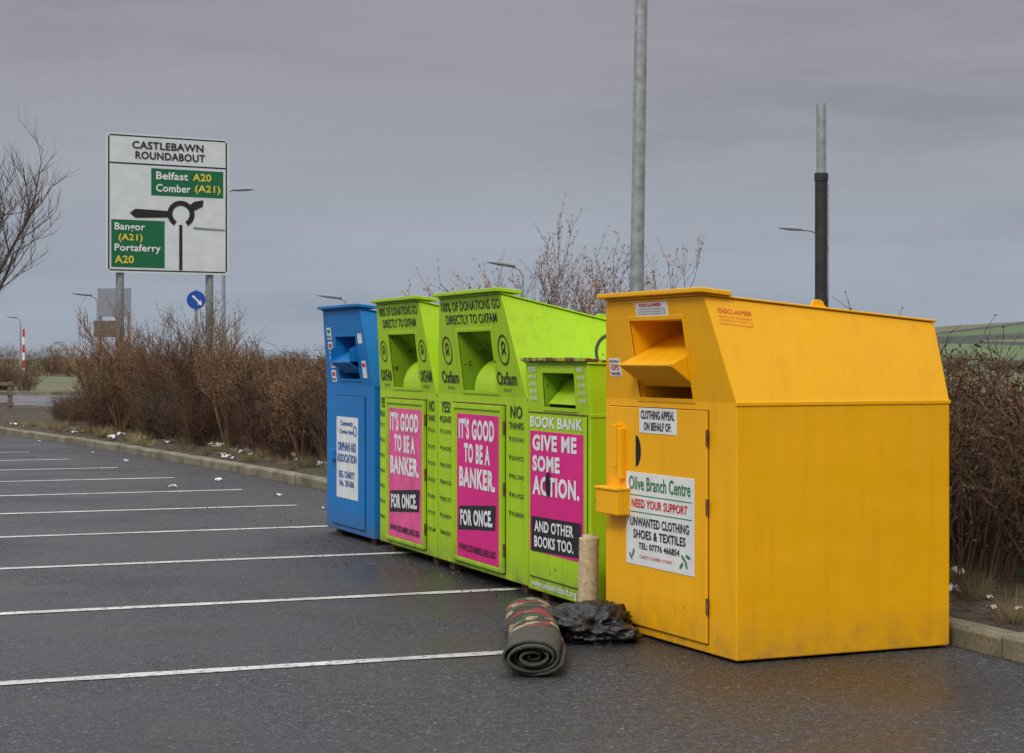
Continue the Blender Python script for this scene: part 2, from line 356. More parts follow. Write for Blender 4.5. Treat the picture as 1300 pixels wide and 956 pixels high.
# ---- green banks
def green(name,loc,W,ox,ins):
    c=W/2
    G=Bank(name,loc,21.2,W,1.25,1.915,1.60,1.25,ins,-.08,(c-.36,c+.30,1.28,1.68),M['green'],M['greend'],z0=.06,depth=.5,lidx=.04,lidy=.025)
    hw=min(.58,c-.22); cu=c-.0
    G.text('100% OF DONATIONS GO',cu+hw,cu-hw,1.825,1.89,M['ink'],bold=.015); G.text('DIRECTLY TO OXFAM',cu+hw*.86,cu-hw*.86,1.735,1.80,M['ink'],bold=.015)
    r=.082 if W<1.5 else .1
    yL=(c+.30+W-.07)/2; yR=(c-.36+.08)/2+(.02 if W>1.5 else 0)
    for yy in (yL,yR):
        G.oxlogo(yy,1.555,r); 
        hw2=min(.175,r*1.8)
        G.text(ox,yy+hw2,yy-hw2,1.325,1.415,M['ink'],bold=.02); G.text('IRELAND',yy+.07,yy-.07,1.285,1.305,M['ink'],bold=0)
    V=[];F=[];n=20
    for i in range(n+1):
        t=math.pi*(1.05-1.1*i/n)
        for yy in (c-.352,c+.12): V.append((.21+.20*math.cos(t),yy,1.29+.21*math.sin(t)))
    for i in range(n): F.append((2*i,2*i+1,2*i+3,2*i+2))
    F.append(tuple(range(0,2*n+2,2))); F.append(tuple(range(2*n+1,0,-2)))
    obj('chute_drum',V,F,M['green'],G.e)
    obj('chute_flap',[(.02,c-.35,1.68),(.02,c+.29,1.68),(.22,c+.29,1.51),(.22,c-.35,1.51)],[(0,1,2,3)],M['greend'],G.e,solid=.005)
    dw=.49 if W>1.5 else .47
    G.slab('door_gap',c-dw-.008,c+dw+.008,.092,1.198,.004,M['gap'])
    G.slab('door',c-dw,c+dw,.10,1.19,.016,M['green'],bevel=.004)
    for a_,b_,z1,z2 in ((c-dw,c-dw+.035,.1,1.19),(c+dw-.035,c+dw,.1,1.19),(c-dw+.035,c+dw-.035,1.155,1.19),(c-dw+.035,c+dw-.035,.1,.125)):
        G.slab('door_rim',a_,b_,z1,z2,.012,M['green'],off=.0155,bevel=.003)
    G.slab('rusty_door_top',c-dw,c+dw,1.192,1.199,.022,M['rust'])
    for z in (.25,.65,1.05): G.hinge(c-dw-.005,z)
    return G,c
def fill(G,c,hw,mat):
    G.slab('poster',c-hw,c+hw,.13,1.12,.003,mat,off=.0155)
    for t,a,b,za,zb in (("IT'S GOOD",.88,.82,.945,1.09),('TO BE A',.62,.62,.785,.92),('BANKER.',.86,.86,.615,.755)):
        G.text(t,c+hw*a,c-hw*b,za,zb,M['whitetext'],.021,0,.045)
    V=[(-.0215,c+hw*.90,.315),(-.0215,c-hw*.84,.365),(-.0215,c-hw*.88,.53),(-.0215,c+hw*.86,.48)]
    obj('black_band',V,[(0,1,2,3)],M['black'],G.e,merge=False)
    G.text('FOR ONCE.',c+hw*.78,c-hw*.76,.365,.475,M['whitetext'],.0245,.055,.045)
    G.text('WWW.OXFAMIRELAND.ORG',c+hw*.88,c-hw*.88,.175,.225,M['black'],.021,0,.02)
def column(G,y,hd,sub,items,w=.085):
    G.text(hd,y+w*.8,y-w*.8,1.115,1.195,M['ink'],bold=.02); G.text(sub,y+w,y-w,1.045,1.09,M['ink'],bold=.015)
    z=.965
    for t in items:
        G.text('v',y+w,y+w-.035,z,z+.032,M['ink'],bold=.02); G.text(t,y+w-.05,y-w,z,z+.028,M['ink'],bold=0.005); z-=.12
yes=['CLOTHES','SHOES','BOOKS','BAGS','BELTS','LINEN','MUSIC']; no=['SOILED RAGS','DUVETS','PILLOWS','RUGS','RUBBISH']
GA,c=green('clothing_bank',(-.545,13.357,0),1.38,'OXFAM',.16)
fill(GA,c,.41,M['pinkfade']); column(GA,.10,'NO','THANKS',no+['TOYS','FOAM'],.08); column(GA,1.28,'YES!','PLEASE',yes,.08)
GB,c=green('clothing_bank',(.095,11.708,0),1.74,'Oxfam',.26)
fill(GB,c,.41,M['magenta']); column(GB,.18,'NO','THANKS',no,.13); column(GB,1.56,'YES!','PLEASE',yes,.12)
lug(GB.e,.62,.24,1.745,M['green']); lug(GA.e,.62,.15,1.745,M['green'])
kk2=.26/.665
V=[];F=[]
for r0,r1,cx,cz in ((.125,.145,.66,1.52),(.03,.055,.66,1.56)):
    s=len(V)
    for i in range(29):
        t=2*math.pi*i/28
        for q in (r0,r1):
            z=cz+q*math.sin(t); V.append((cx+q*math.cos(t),kk2*(z-1.25)-.004,z))
    for i in range(28): F.append((s+2*i,s+2*i+1,s+2*i+3,s+2*i+2))
obj('flank_logo',V,F,M['ink'],GB.e,merge=False)

# ---- book bank
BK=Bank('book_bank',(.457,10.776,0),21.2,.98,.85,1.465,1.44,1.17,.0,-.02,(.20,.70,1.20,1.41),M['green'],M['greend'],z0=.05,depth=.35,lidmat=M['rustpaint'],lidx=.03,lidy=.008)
obj('book_flap',[(.02,.21,1.22),(.02,.69,1.22),(.16,.69,1.37),(.16,.21,1.37)],[(0,1,2,3)],M['green'],BK.e,solid=.005)
BK.slab('door_gap',.034,.946,.134,1.165,.003,M['gap']); BK.slab('door',.04,.94,.14,1.16,.014,M['green'],bevel=.004)
BK.slab('rusty_door_top',.04,.94,1.161,1.168,.018,M['rust'])
BK.text('BOOK BANK',.90,.08,1.072,1.14,M['whitetext'],.018,bold=.03)
BK.slab('poster',.07,.91,.30,1.05,.003,M['magenta'],off=.0135)
for t,a,b,z0_,z1_ in (('GIVE ME',.86,.16,.93,1.03),('SOME',.86,.42,.80,.90),('ACTION.',.86,.12,.655,.775)): BK.text(t,a,b,z0_,z1_,M['whitetext'],.0195,.01,.045)
obj('black_band',[(-.0195,.88,.30),(-.0195,.10,.325),(-.0195,.10,.53),(-.0195,.88,.515)],[(0,1,2,3)],M['black'],BK.e,merge=False)
BK.text('AND OTHER',.82,.20,.43,.50,M['whitetext'],.023,.02,.03); BK.text('BOOKS TOO.',.82,.20,.335,.405,M['whitetext'],.023,.02,.03)
BK.text('www.oxfamireland.org',.92,.20,.065,.12,M['whitetext'],.004,bold=.01)
obj('lock_plate',[(-.024,.60+.04*math.cos(t),.73+.075*math.sin(t)) for t in [i*math.pi/9 for i in range(18)]],[tuple(range(18))],M['gap'],BK.e,merge=False)
BK.text('YES',.93,.80,1.42,1.447,M['whitetext'],.005); BK.text('NO',.15,.07,1.42,1.447,M['whitetext'],.005)
for i in range(4):
    BK.text('BOOKS',.92,.80,1.375-.045*i,1.395-.045*i,M['whitetext'],.005,bold=.01); BK.text('RUGS',.15,.05,1.375-.045*i,1.395-.045*i,M['whitetext'],.005,bold=.01)
# ---- blue bank
BL=Bank('clothing_bank',(-1.103,14.81,0),22.4,1.31,1.2,1.90,1.66,1.28,.14,-.08,(.33,.88,1.33,1.68),M['blue'],M['blue'],z0=.05,lidx=.04)
e=BL.e
obj('chute_plate',[(-.10,.335,1.47),(-.10,.875,1.47),(.25,.875,1.66),(.25,.335,1.66)],[(0,1,2,3)],M['blue'],e,solid=.006)
obj('chute_underside',[(-.10,.335,1.468),(-.10,.875,1.468),(.02,.875,1.38),(.02,.335,1.38)],[(0,1,2,3)],M['blue'],e,solid=.006)
for nm,yy in (('chute_cheek_r',.34),('chute_cheek_l',.87)): obj(nm,[(-.10,yy,1.58),(-.10,yy,1.47),(.25,yy,1.50),(.1,yy,1.66)],[(0,1,2,3)],M['blue'],e,solid=.005)
BL.slab('door_gap',.214,1.126,.094,1.191,.003,M['gap']); BL.slab('door',.22,1.12,.10,1.185,.014,M['blue'],bevel=.004)
BL.slab('charity_poster',.38,.97,.33,1.01,.003,M['white'],off=.0135)
for t,hw,za,zb in (('Community',.17,.925,.98),('Clothing Bank',.2,.86,.905),('ORPHAN AID',.25,.725,.80),('ASSOCIATION',.265,.63,.70),('REG. CHARITY',.22,.50,.56),('No. 201606',.2,.43,.485)): BL.text(t,.675+hw,.675-hw,za,zb,M['navy'],.0195,bold=.02)
BL.ring(.45,.90,.045,.012,M['navy'],.0195)
for i,(za,mt) in enumerate(((1.30,'red'),(1.42,'navy'),(1.54,'red'),(1.66,'grn'))):
    BL.slab('sticker',1.0,1.12,za,za+.10,.002,M['white']); BL.slab('sticker_print',1.02,1.10,za+.05,za+.085,.001,M[mt],off=.002); BL.text('PLEASE',1.11,1.01,za+.012,za+.035,M['black'],.004)
BL.slab('sticker',.17,.28,1.62,1.70,.002,M['white']); BL.slab('sticker',.15,.25,1.34,1.48,.002,M['white']); BL.slab('sticker_print',.16,.24,1.43,1.46,.001,M['red'],off=.002)
box('lock_box',-.05,0,.98,1.08,.64,.73,M['blue'],e,.006)

# ------------------------------------------------------------------ road direction sign
sg=empty('road_direction_sign',(-10.3,47.0,0),30.9)
PW,PH,ZB=3.31,3.56,3.69
def sp_(u,v): return ((u-135)/156*PW, ZB+(348-v)/179*PH)
cr=.10; pts=[]
for cx,cz,a0 in ((PW-cr,ZB+PH-cr,0),(cr,ZB+PH-cr,90),(cr,ZB+cr,180),(PW-cr,ZB+cr,270)):
    for k in range(5): t=math.radians(a0+22.5*k); pts.append((cx+cr*math.cos(t),cz+cr*math.sin(t)))
V=[(x,0,z) for x,z in pts]+[(x,.03,z) for x,z in pts]; n=len(pts)
obj('panel',V,[tuple(range(n)),tuple(range(2*n-1,n-1,-1))]+[(i,(i+1)%n,n+(i+1)%n,n+i) for i in range(n)],M['signwhite'],sg)
def srect(nm,u0,v0,u1,v1,mat,off=.006):
    x0,z1=sp_(u0,v0);x1,z0=sp_(u1,v1); obj(nm,[(x0,-off,z0),(x1,-off,z0),(x1,-off,z1),(x0,-off,z1)],[(0,1,2,3)],mat,sg,merge=False)
def stext(t,u0,v0,u1,v1,mat,bold=.015,off=.014):
    x0,z1=sp_(u0,v0);x1,z0=sp_(u1,v1); label(sg,'lettering',t,mat,(x0,-off,z0),(1,0,0),(0,0,1),x1-x0,z1-z0,0,bold)
for nm,a in (('border_t',(139,171,287,172.6)),('border_b',(139,343.9,287,345.5)),('border_l',(137,173,138.8,343.5)),('border_r',(287.2,173,289,343.5)),('divider',(139,206.5,287,208.3))): srect(nm,*a,M['black'])
stext('CASTLEBAWN',167,178,258,188,M['black'],.025); stext('ROUNDABOUT',171,191,260,201,M['black'],.025)
srect('green_patch',191,212,284,247,M['signgreen']); srect('green_patch',141,280,208,341,M['signgreen'])
stext('Belfast',197,216,238,226,M['whitetext'],.02); stext('A20',244,216,268,226,M['signyellow'],.02)
stext('Comber',197,232,241,242,M['whitetext'],.02); stext('(A21)',247,231,280,243,M['signyellow'],.02)
stext('Bangor',145,284,183,296,M['whitetext'],.02); stext('(A21)',150,298,180,309,M['signyellow'],.02)
stext('Portaferry',145,311,203,323,M['whitetext'],.02); stext('A20',145,326,169,336,M['signyellow'],.02)
def spoly(nm,pts,mat,off=.008):
    obj(nm,[(sp_(u,v)[0],-off,sp_(u,v)[1]) for u,v in pts],[tuple(range(len(pts)))],mat,sg,merge=False)
V=[];F=[]
for i in range(33):
    t=math.radians(-60+300*i/32) 
    for q in (11,17.5):
        x,z=sp_(229+q*math.cos(t),270-q*math.sin(t)); V.append((x,-.009,z))
for i in range(32): F.append((2*i,2*i+1,2*i+3,2*i+2))
obj('roundabout_ring',V,F,M['black'],sg,merge=False)
spoly('arm_left',[(164,271),(171,265.5),(213,266.5),(213,275),(171,277)],M['black'],.0105)
spoly('arm_right',[(239,259),(246,253),(258,250.5),(257,259),(246,265)],M['black'],.0105)
spoly('stem',[(226.6,284),(230.6,284),(230.6,343),(226.6,343)],M['black'],.0105)
spoly('arm_minor',[(245,286),(286,288),(286,290),(245,289)],M['lamp'],.0105)
for x in (.42,2.85):
    cylo('post',(x,.18,-.1),(x,.18,ZB+PH-.1),.105,.105,M['steel'],sg,14,True)
for z in (ZB+.4,ZB+1.8,ZB+3.1): box('back_rail',.05,PW-.05,.032,.075,z,z+.08,M['steel'],sg)

# ------------------------------------------------------------------ lamps, poles, small signs
def lamp(x,y,h,dirx,armlen=.9,tilt=.12,r=.09,name='street_lamp'):
    e=empty(name,(x,y,0)); V=[];F=[]
    cyl(V,F,(0,0,-.1),(0,0,1.4),r*1.35,r*1.35,12); cyl(V,F,(0,0,1.35),(0,0,h-.25),r,r*.55,12)
    obj('column',V,F,M['steel'],e,smooth=False)
    V=[];F=[]
    pts=[(0,0,h-.3),(dirx*.12,0,h-.05),(dirx*.4,0,h+.05),(dirx*max(armlen,.5),0,h+armlen*tilt)]
    for a,b in zip(pts,pts[1:]): cyl(V,F,a,b,r*.5,r*.45,8)
    obj('bracket_arm',V,F,M['steel'],e)
    V=[]
    for t,w,hh in ((0,.06,.05),(.15,.14,.10),(.5,.17,.12),(.8,.12,.07),(.92,.04,.03)):
        px=dirx*(armlen+t-.05); pz=h+armlen*tilt+t*tilt
        for k in range(10):
            a=2*math.pi*k/10; V.append((px,w*math.cos(a),pz+(hh if math.sin(a)>0 else hh*.45)*math.sin(a)))
    F=[]
    for i in range(4):
        for k in range(10): F.append((i*10+k,i*10+(k+1)%10,(i+1)*10+(k+1)%10,(i+1)*10+k))
    F.append(tuple(range(10))); F.append(tuple(range(40,50)))
    obj('lantern',V,F,M['lamp'],e,smooth=True)
    return e
def XY(u,Yd): return (u-650)/2350*Yd
def ZZ(v,Yd): return 1.5+(455-v)/2350*Yd
lamp(XY(284,75),75,ZZ(242,75),1,.35,.03)
lamp(XY(124,85),85,ZZ(376,85),-1,.3,.1,.08)
lamp(XY(442,70),70,ZZ(380,70),-1,.3,.12,.07)
lamp(XY(664,60),60,ZZ(340,60),-1,.3,.15,.06)
lamp(XY(1041,70),70,ZZ(294,70),-1,.7,.08)
lamp(XY(26,150),150,ZZ(404,150),-1,.3,.1,.09)
lamp(XY(65,170),170,ZZ(436,170),1,.3,.1,.09)
e=empty('lighting_column',(1.045,16.0,0)); e.rotation_euler=(0,math.radians(.9),0)
V=[];F=[]; cyl(V,F,(0,0,-.1),(0,0,1.5),.085,.085,20); cyl(V,F,(0,0,1.5),(0,0,7.6),.062,.045,20); obj('column',V,F,M['steel'],e)
V=[];F=[]; cyl(V,F,(0,0,7.6),(-.9,0,7.9),.03,.03,8); cyl(V,F,(-.9,0,7.9),(-1.5,0,7.95),.1,.08,10); obj('lantern',V,F,M['lamp'],e)
e=empty('signal_post',(2.84,17.0,0))
cylo('stub',(0,0,1.5),(0,0,3.84),.046,.044,M['steel'],e,18)
V=[];F=[]; cyl(V,F,(0,0,-.1),(0,0,3.19),.058,.058,18); obj('sleeve',V,F,M['steeld'],e)
cylo('clamp',(0,0,2.0),(0,0,2.05),.066,.066,M['steeld'],e); cylo('clamp',(0,0,3.13),(0,0,3.2),.064,.064,M['steeld'],e)
box('cable_strip',.05,.066,-.03,.03,.1,3.1,M['steel'],e)
e=empty('road_sign_back',(XY(145,66),66,0),-8)
box('panel',-.62,.62,0,.03,ZZ(402,66),ZZ(366,66),M['lamp'],e); cylo('post',(-.55,.1,-.1),(-.55,.1,ZZ(366,66)),.05,.05,M['steel'],e); cylo('post',(.5,.1,-.1),(.5,.1,ZZ(366,66)),.05,.05,M['steel'],e)
box('lower_plate',-.75,.1,-.05,-.02,ZZ(428,66),ZZ(407,66),M['wood'],e)
e=empty('direction_arrow_sign',(XY(249,44),44,0),10)
cylo('disc',(0,-.03,ZZ(381,44)),(0,0,ZZ(381,44)),.22,.22,M['signblue'],e,28); cylo('post',(0,.04,-.1),(0,.04,ZZ(368,44)),.038,.038,M['steel'],e)
zc=ZZ(381,44)
obj('arrow',[(.13,-.035,zc-.12),(.02,-.035,zc-.10),(.055,-.035,zc-.065),(-.10,-.035,zc+.09),(-.07,-.035,zc+.12),(.085,-.035,zc-.035),(.12,-.035,zc-.0)],[(0,1,2,3,4,5,6)],M['whitetext'],e,merge=False)
e=empty('marker_pole',(XY(30,95),95,0))
for i in range(6): cylo('band',(0,0,.6+i*.4),(0,0,1.0+i*.4),.06,.06,M['red'] if i%2 else M['whitetext'],e,10)
cylo('foot',(0,0,-.1),(0,0,.6),.05,.05,M['steel'],e)

# ------------------------------------------------------------------ kerb, ground, markings
a_=Vector((-.362,.932,0)); b_=Vector((.932,.362,0)); K0=Vector((2.5,9.16,0))
KP=[K0-a_*20,K0-a_*10,K0,K0+a_*6,K0+a_*12.3]+[Vector((x,y,0)) for x,y in ((-3.55,24.2),(-5.3,27.7),(-7.5,32),(-10.3,37.1),(-14,42.5),(-22,51),(-34,60))]
def resample(P,step):
    out=[P[0].copy()]; rem=step
    for p,q in zip(P,P[1:]):
        L=(q-p).length; d=(q-p)/L; t=rem
        while t<=L: out.append(p+d*t); t+=step
        rem=t-L
    return out
KR=resample(KP,.915)
def nrm(P,i):
    d=(P[min(i+1,len(P)-1)]-P[max(i-1,0)]).normalized(); return Vector((d.y,-d.x,0))
V=[];F=[]
for i in range(len(KR)-1):
    p,q=KR[i],KR[i+1]; d=(q-p).normalized(); n=Vector((d.y,-d.x,0)); L=(q-p).length
    jz=U_(-.006,.006); jx=U_(-.010,.010); s=len(V)
    for t in (0.006,L-.006):
        for ox,oz in ((jx,-.05),(jx,.095+jz),(jx+.02,.118+jz),(jx+.13,.12+jz),(jx+.13,-.05)):
            P=p+d*t+n*ox; V.append((P.x,P.y,oz))
    for k in range(5): F.append((s+k,s+(k+1)%5,s+5+(k+1)%5,s+5+k))
    F.append((s,s+1,s+2,s+3,s+4)); F.append((s+5,s+6,s+7,s+8,s+9))
obj('kerb',V,F,M['kerb'],bevel=.005)
V=[tuple(p) for p in KP]+[(-70,62,0),(-70,-12,0)]
for i,p in enumerate(KP): n=nrm(KP,i); V[i]=tuple(p+n*.06)
obj('car_park_asphalt',V,[tuple(range(len(V)))],M['asphalt'])
V=[];F=[]; ks=resample(KP,.5); cols=[.10,.3,.6,1.0,1.6,2.4,3.4,4.6,6.0,7.5]
for i,p in enumerate(ks):
    n=nrm(ks,i)
    for j,cx in enumerate(cols):
        P=p+n*cx; z=.095 if j==0 else .10+.04*noise.noise(P*2.3)+.03*noise.noise(P*7)+.04*min(cx,2)/2
        V.append((P.x,P.y,z))
m_=len(cols)
for i in range(len(ks)-1):
    for j in range(m_-1): F.append((i*m_+j,i*m_+j+1,(i+1)*m_+j+1,(i+1)*m_+j))
obj('planting_bed',V,F,M['soil'],smooth=True)
def grid(x0,x1,y0,y1,z): return [(x0,y0,z),(x1,y0,z),(x1,y1,z),(x0,y1,z)]
obj('ground',grid(-3000,3000,-500,4000,-.03),[(0,1,2,3)],M['grass'])
obj('road',[(-90,62,-.01),(-20,57,-.01),(60,60,-.01),(60,78,-.01),(-20,76,-.01),(-90,84,-.01)],[(0,1,2,3,4,5)],M['road'])
V=[];F=[]
for x in range(-60,40,2):
    s=len(V); y=76.2+ (0.11*(-20-x) if x<-20 else 0); V+=boxv(x,x+1.97,y,y+.3,-.05,.14); F+=[tuple(s+k for k in f) for f in BF]
obj('road_kerb',V,F,M['kerb'],merge=False)
V=[];F=[]
for k in range(0,13):
    q=1.17+2.4*k
    end=.85+(1.38 if k==0 else 0)+((q-13)*.13 if q>13 else 0)
    for seg in range(48):
        t0=end+seg*.105; t1=t0+.105
        c0=K0+a_*q-b_*t0; c1=K0+a_*q-b_*t1
        w0=.052+.014*noise.noise(c0*6); w1=.052+.014*noise.noise(c1*6)
        s=len(V)
        for c_,w in ((c0,w0),(c1,w1)):
            for sgn in (-1,1): P=c_+a_*w*sgn; V.append((P.x,P.y,.004))
        F.append((s,s+1,s+3,s+2))
obj('parking_bay_markings',V,F,M['line'])
V=[];F=[];nx,ny=90,14
def hz(x,y):
    t=(y-500)/900
    env=max(0,min(1,(x-20)/380)); env=env*env*(3-2*env)
    h=29*env*math.sin(min(1,t*1.3)*math.pi/2)
    return h*(1+.25*noise.noise(Vector((x*.004,y*.003,0))))+2.5*noise.noise(Vector((x*.01,y*.006,3)))*min(1,t*2)-.5
for j in range(ny+1):
    for i in range(nx+1):
        x=-900+i*30; y=500+j*65; V.append((x,y,hz(x,y)))
for j in range(ny):
    for i in range(nx): s=j*(nx+1)+i; F.append((s,s+1,s+nx+2,s+nx+1))
obj('hills',V,F,M['hill'],smooth=True)

# ------------------------------------------------------------------ rolled rug, carpet roll, bag
e=empty('rolled_rug',(.095,8.70,0),-1.0)
V=[];F=[];n=150;L=1.62
prof=[]
for i in range(n+1):
    th=i/n*2*math.pi*4.6; r=.022+.128*(i/n)**.92
    prof.append((r*math.cos(th+2.2)*(1.02+.03*math.sin(th*1.3)),r*math.sin(th+2.2)*(.60+.03*math.sin(th*.9))))
zmin=min(p[1] for p in prof)
ly=[0,.02,.2,.4,.6,.8,1.0,1.2,1.4,1.6,L]
for j,yy in enumerate(ly):
    for i,(px,pz) in enumerate(prof):
        sc=1-.05*yy/L+.02*math.sin(yy*7+i*.03)
        V.append((px*sc*(1 if yy>.1 else 1.03)+.02*math.sin(yy*3),yy+.03*math.sin(i*.11),(pz-zmin)*sc+.008))
m_=n+1
for j in range(len(ly)-1):
    for i in range(n): F.append((j*m_+i,j*m_+i+1,(j+1)*m_+i+1,(j+1)*m_+i))
o=obj('rug_roll',V,F,M['rug'],e,smooth=True); sm=o.modifiers.new('s','SOLIDIFY'); sm.thickness=.013; sm.offset=-1
e=empty('carpet_offcut_roll',(.425,10.50,0)); e.rotation_euler=(math.radians(-5),math.radians(1.5),0)
V=[];F=[];n=90
prof=[((.022+.034*i/n)*math.cos(i/n*2*math.pi*4),(.022+.034*i/n)*math.sin(i/n*2*math.pi*4)) for i in range(n+1)]
for z in (0,.02,.25,.47,.49):
    for i,(px,py) in enumerate(prof): V.append((px,py,z+.012*math.sin(i*.07)*(z>.4)))
for j in range(4):
    for i in range(n): F.append((j*91+i,j*91+i+1,(j+1)*91+i+1,(j+1)*91+i))
o=obj('roll',V,F,M['card'],e,smooth=True,solid=.006)
bm=bmesh.new(); bmesh.ops.create_icosphere(bm,subdivisions=5,radius=1)
for v in bm.verts:
    p=v.co.copy(); d=p.normalized()
    r=1+.42*noise.noise(d*1.4+Vector((3,1,0)))-.34*abs(noise.noise(d*3.0+Vector((5,2,1))))-.18*abs(noise.noise(d*7))-.06*abs(noise.noise(d*16))
    q=d*r; v.co=Vector((q.x*.30,q.y*.28,max(q.z*.13,-.05)+.05))
me=bpy.data.meshes.new('bin_bag'); bm.to_mesh(me); bm.free()
for p in me.polygons: p.use_smooth=True
me.materials.append(M['bag']); o=bpy.data.objects.new('bin_bag',me); S.collection.objects.link(o); o.location=(.42,9.97,0); o.rotation_euler=(0,0,.4)

# ------------------------------------------------------------------ vegetation
def strand(V,F,p,d,L,r0,r1,seg,wob,up=0.0,n=3):
    pts=[p.copy()]; d=d.normalized(); st=L/seg; s0=len(V); 
    for i in range(seg+1):
        r=r0+(r1-r0)*i/seg; a=d.orthogonal().normalized(); b=d.cross(a)
        for k in range(n):
            t=2*math.pi*k/n; q=pts[-1]+a*(r*math.cos(t))+b*(r*math.sin(t)); V.append((q.x,q.y,q.z))
        if i<seg:
            d=(d+Vector((U_(-wob,wob),U_(-wob,wob),U_(-wob,wob)+up))).normalized(); pts.append(pts[-1]+d*st)
    for i in range(seg):
        for k in range(n): F.append((s0+i*n+k,s0+i*n+(k+1)%n,s0+(i+1)*n+(k+1)%n,s0+(i+1)*n+k))
    return pts,d
def leaf(V,F,p,s):
    a=Vector((U_(-1,1),U_(-1,1),U_(-1,1))).normalized(); b=a.orthogonal().normalized()*U_(.3,.55)
    n=len(V)
    for q in (p-a*s*.5,p+b*s*.5,p+a*s*.5,p-b*s*.5): V.append((q.x,q.y,q.z))
    F.append((n,n+1,n+2,n+3))
def mesh2(name,V,F,V2,F2,m1,m2):
    s=len(V); V=V+V2; nF=len(F); F=F+[tuple(s+k for k in f) for f in F2]
    me=bpy.data.meshes.new(name); me.from_pydata(V,[],F); me.materials.append(m1); me.materials.append(m2)
    me.polygons.foreach_set('material_index',[0]*nF+[1]*len(F2)); me.update(); return me
def clump(name,w,h,ns,m1,m2,leafn=1.0):
    V=[];F=[];V2=[];F2=[]
    for i in range(ns):
        a=U_(0,6.283); rr=w*.30*math.sqrt(R()); p=Vector((rr*math.cos(a),rr*math.sin(a),0))
        d=Vector((math.cos(a)*U_(0,.6)*(rr/w*3.3),math.sin(a)*U_(0,.6)*(rr/w*3.3),1))
        L=h*U_(.60,1.05); pts,_=strand(V,F,p,d,L,.007,.003,4,.14,.03)
        for j in range(8):
            k=random.choice((1,2,2,3,3,4,4)); q=pts[k]
            dd=Vector((U_(-1,1),U_(-1,1),U_(.1,1.1))); p2,_=strand(V,F,q,dd,L*U_(.12,.32),.004,.0018,3,.25,.08)
            for m in range(3):
                q2=random.choice(p2[1:]); dd2=dd.normalized()+Vector((U_(-.9,.9),U_(-.9,.9),U_(-.4,.9))); p3,_=strand(V,F,q2,dd2,U_(.06,.16),.0026,.0013,1,.3)
                if R()<leafn*.8: leaf(V2,F2,p3[-1],U_(.022,.045))
                if R()<leafn*.7: leaf(V2,F2,q2,U_(.020,.042))
    return mesh2(name,V,F,V2,F2,m1,m2)
CL=[clump('shrub_twigs_%d'%i,1.1,1.30,48,M['twig'],M['twigleaf'],1.1) for i in range(3)]
CL.append(clump('shrub_twigs_olive',1.1,1.15,44,M['twig'],M['olive'],1.3))
def tuft(name):
    V=[];F=[]
    for i in range(150):
        a=U_(0,6.28); rr=.16*R(); d=Vector((math.cos(a)*U_(0,.9),math.sin(a)*U_(0,.9),1))
        strand(V,F,Vector((rr*math.cos(a),rr*math.sin(a),0)),d,U_(.15,.42),.003,.0008,3,.2,-.12)
    me=bpy.data.meshes.new(name); me.from_pydata(V,[],F); me.materials.append(M['straw']); return me
TF=tuft('dry_grass_tuft')
def inst(me,parent,x,y,z,s,sz=None,name='clump'):
    o=bpy.data.objects.new(name,me); S.collection.objects.link(o); o.parent=parent; o.location=(x,y,z); o.rotation_euler=(U_(-.08,.08),U_(-.08,.08),U_(0,6.28)); o.scale=(s,s,sz or s); return o
hedge=empty('hedge'); 
hr=resample(KP[1:],.66)
for i,p in enumerate(hr):
    if p.y>38: break
    if p.y<3: continue
    n=nrm(hr,i)
    hv=1+.16*noise.noise(Vector((i*.23,7.3,0)))
    hid=11.5<p.y<18
    for off in ((1.5,2.5) if hid else (1.3,2.0,2.8)):
        P=p+n*(off+U_(-.25,.25))+Vector((U_(-.2,.2),U_(-.2,.2),0))
        if P.x<-7.9: continue
        s=U_(.84,1.08)*hv
        if off<1.4: s*=.86
        if P.y<14: s=U_(.98,1.10)*(.92 if off<1.4 else 1)
        if P.y>28: s*=U_(.68,.97)
        me=random.choice(CL[:3]) if R()<(.62 if P.y<13 else .86) else CL[3]
        inst(me,hedge,P.x,P.y,.1,s*1.05,s*U_(.90,1.05))
gr=empty('dry_grass')
for i,p in enumerate(hr):
    if p.y>45: break
    if p.y<5 or 12<p.y<18: continue
    n=nrm(hr,i)
    for k in range(3):
        P=p+n*U_(.35,1.3)+Vector((U_(-.3,.3),U_(-.3,.3),0)); inst(TF,gr,P.x,P.y,.10,U_(.2,.62),name='tuft')
def grow(V,F,V2,F2,p,d,L,r,depth,wob,up,kids,budn,spread):
    seg=5 if depth>1 else 3
    pts,dl=strand(V,F,p,d,L,r,r*.45 if depth else r*.4,seg,wob,up,5 if depth>2 else 3)
    if depth==0:
        if budn:
            for q in pts[1:]:
                for _ in range(budn): leaf(V2,F2,q+Vector((U_(-.02,.02),U_(-.02,.02),U_(-.02,.02))),U_(.02,.042))
        return
    for k in range(kids):
        t=.25+.75*(k+R()*.8)/kids; ix=min(seg,max(1,int(t*seg+.5))); q=pts[ix]
        ax=Vector((U_(-1,1),U_(-1,1),U_(-.2,.9))); dd=(dl*(1/spread)+ax.normalized()).normalized()
        grow(V,F,V2,F2,q,dd,L*U_(.42,.66),r*.5*(1.1-.35*t)+.001,depth-1,wob*1.1,up,kids,budn,spread)
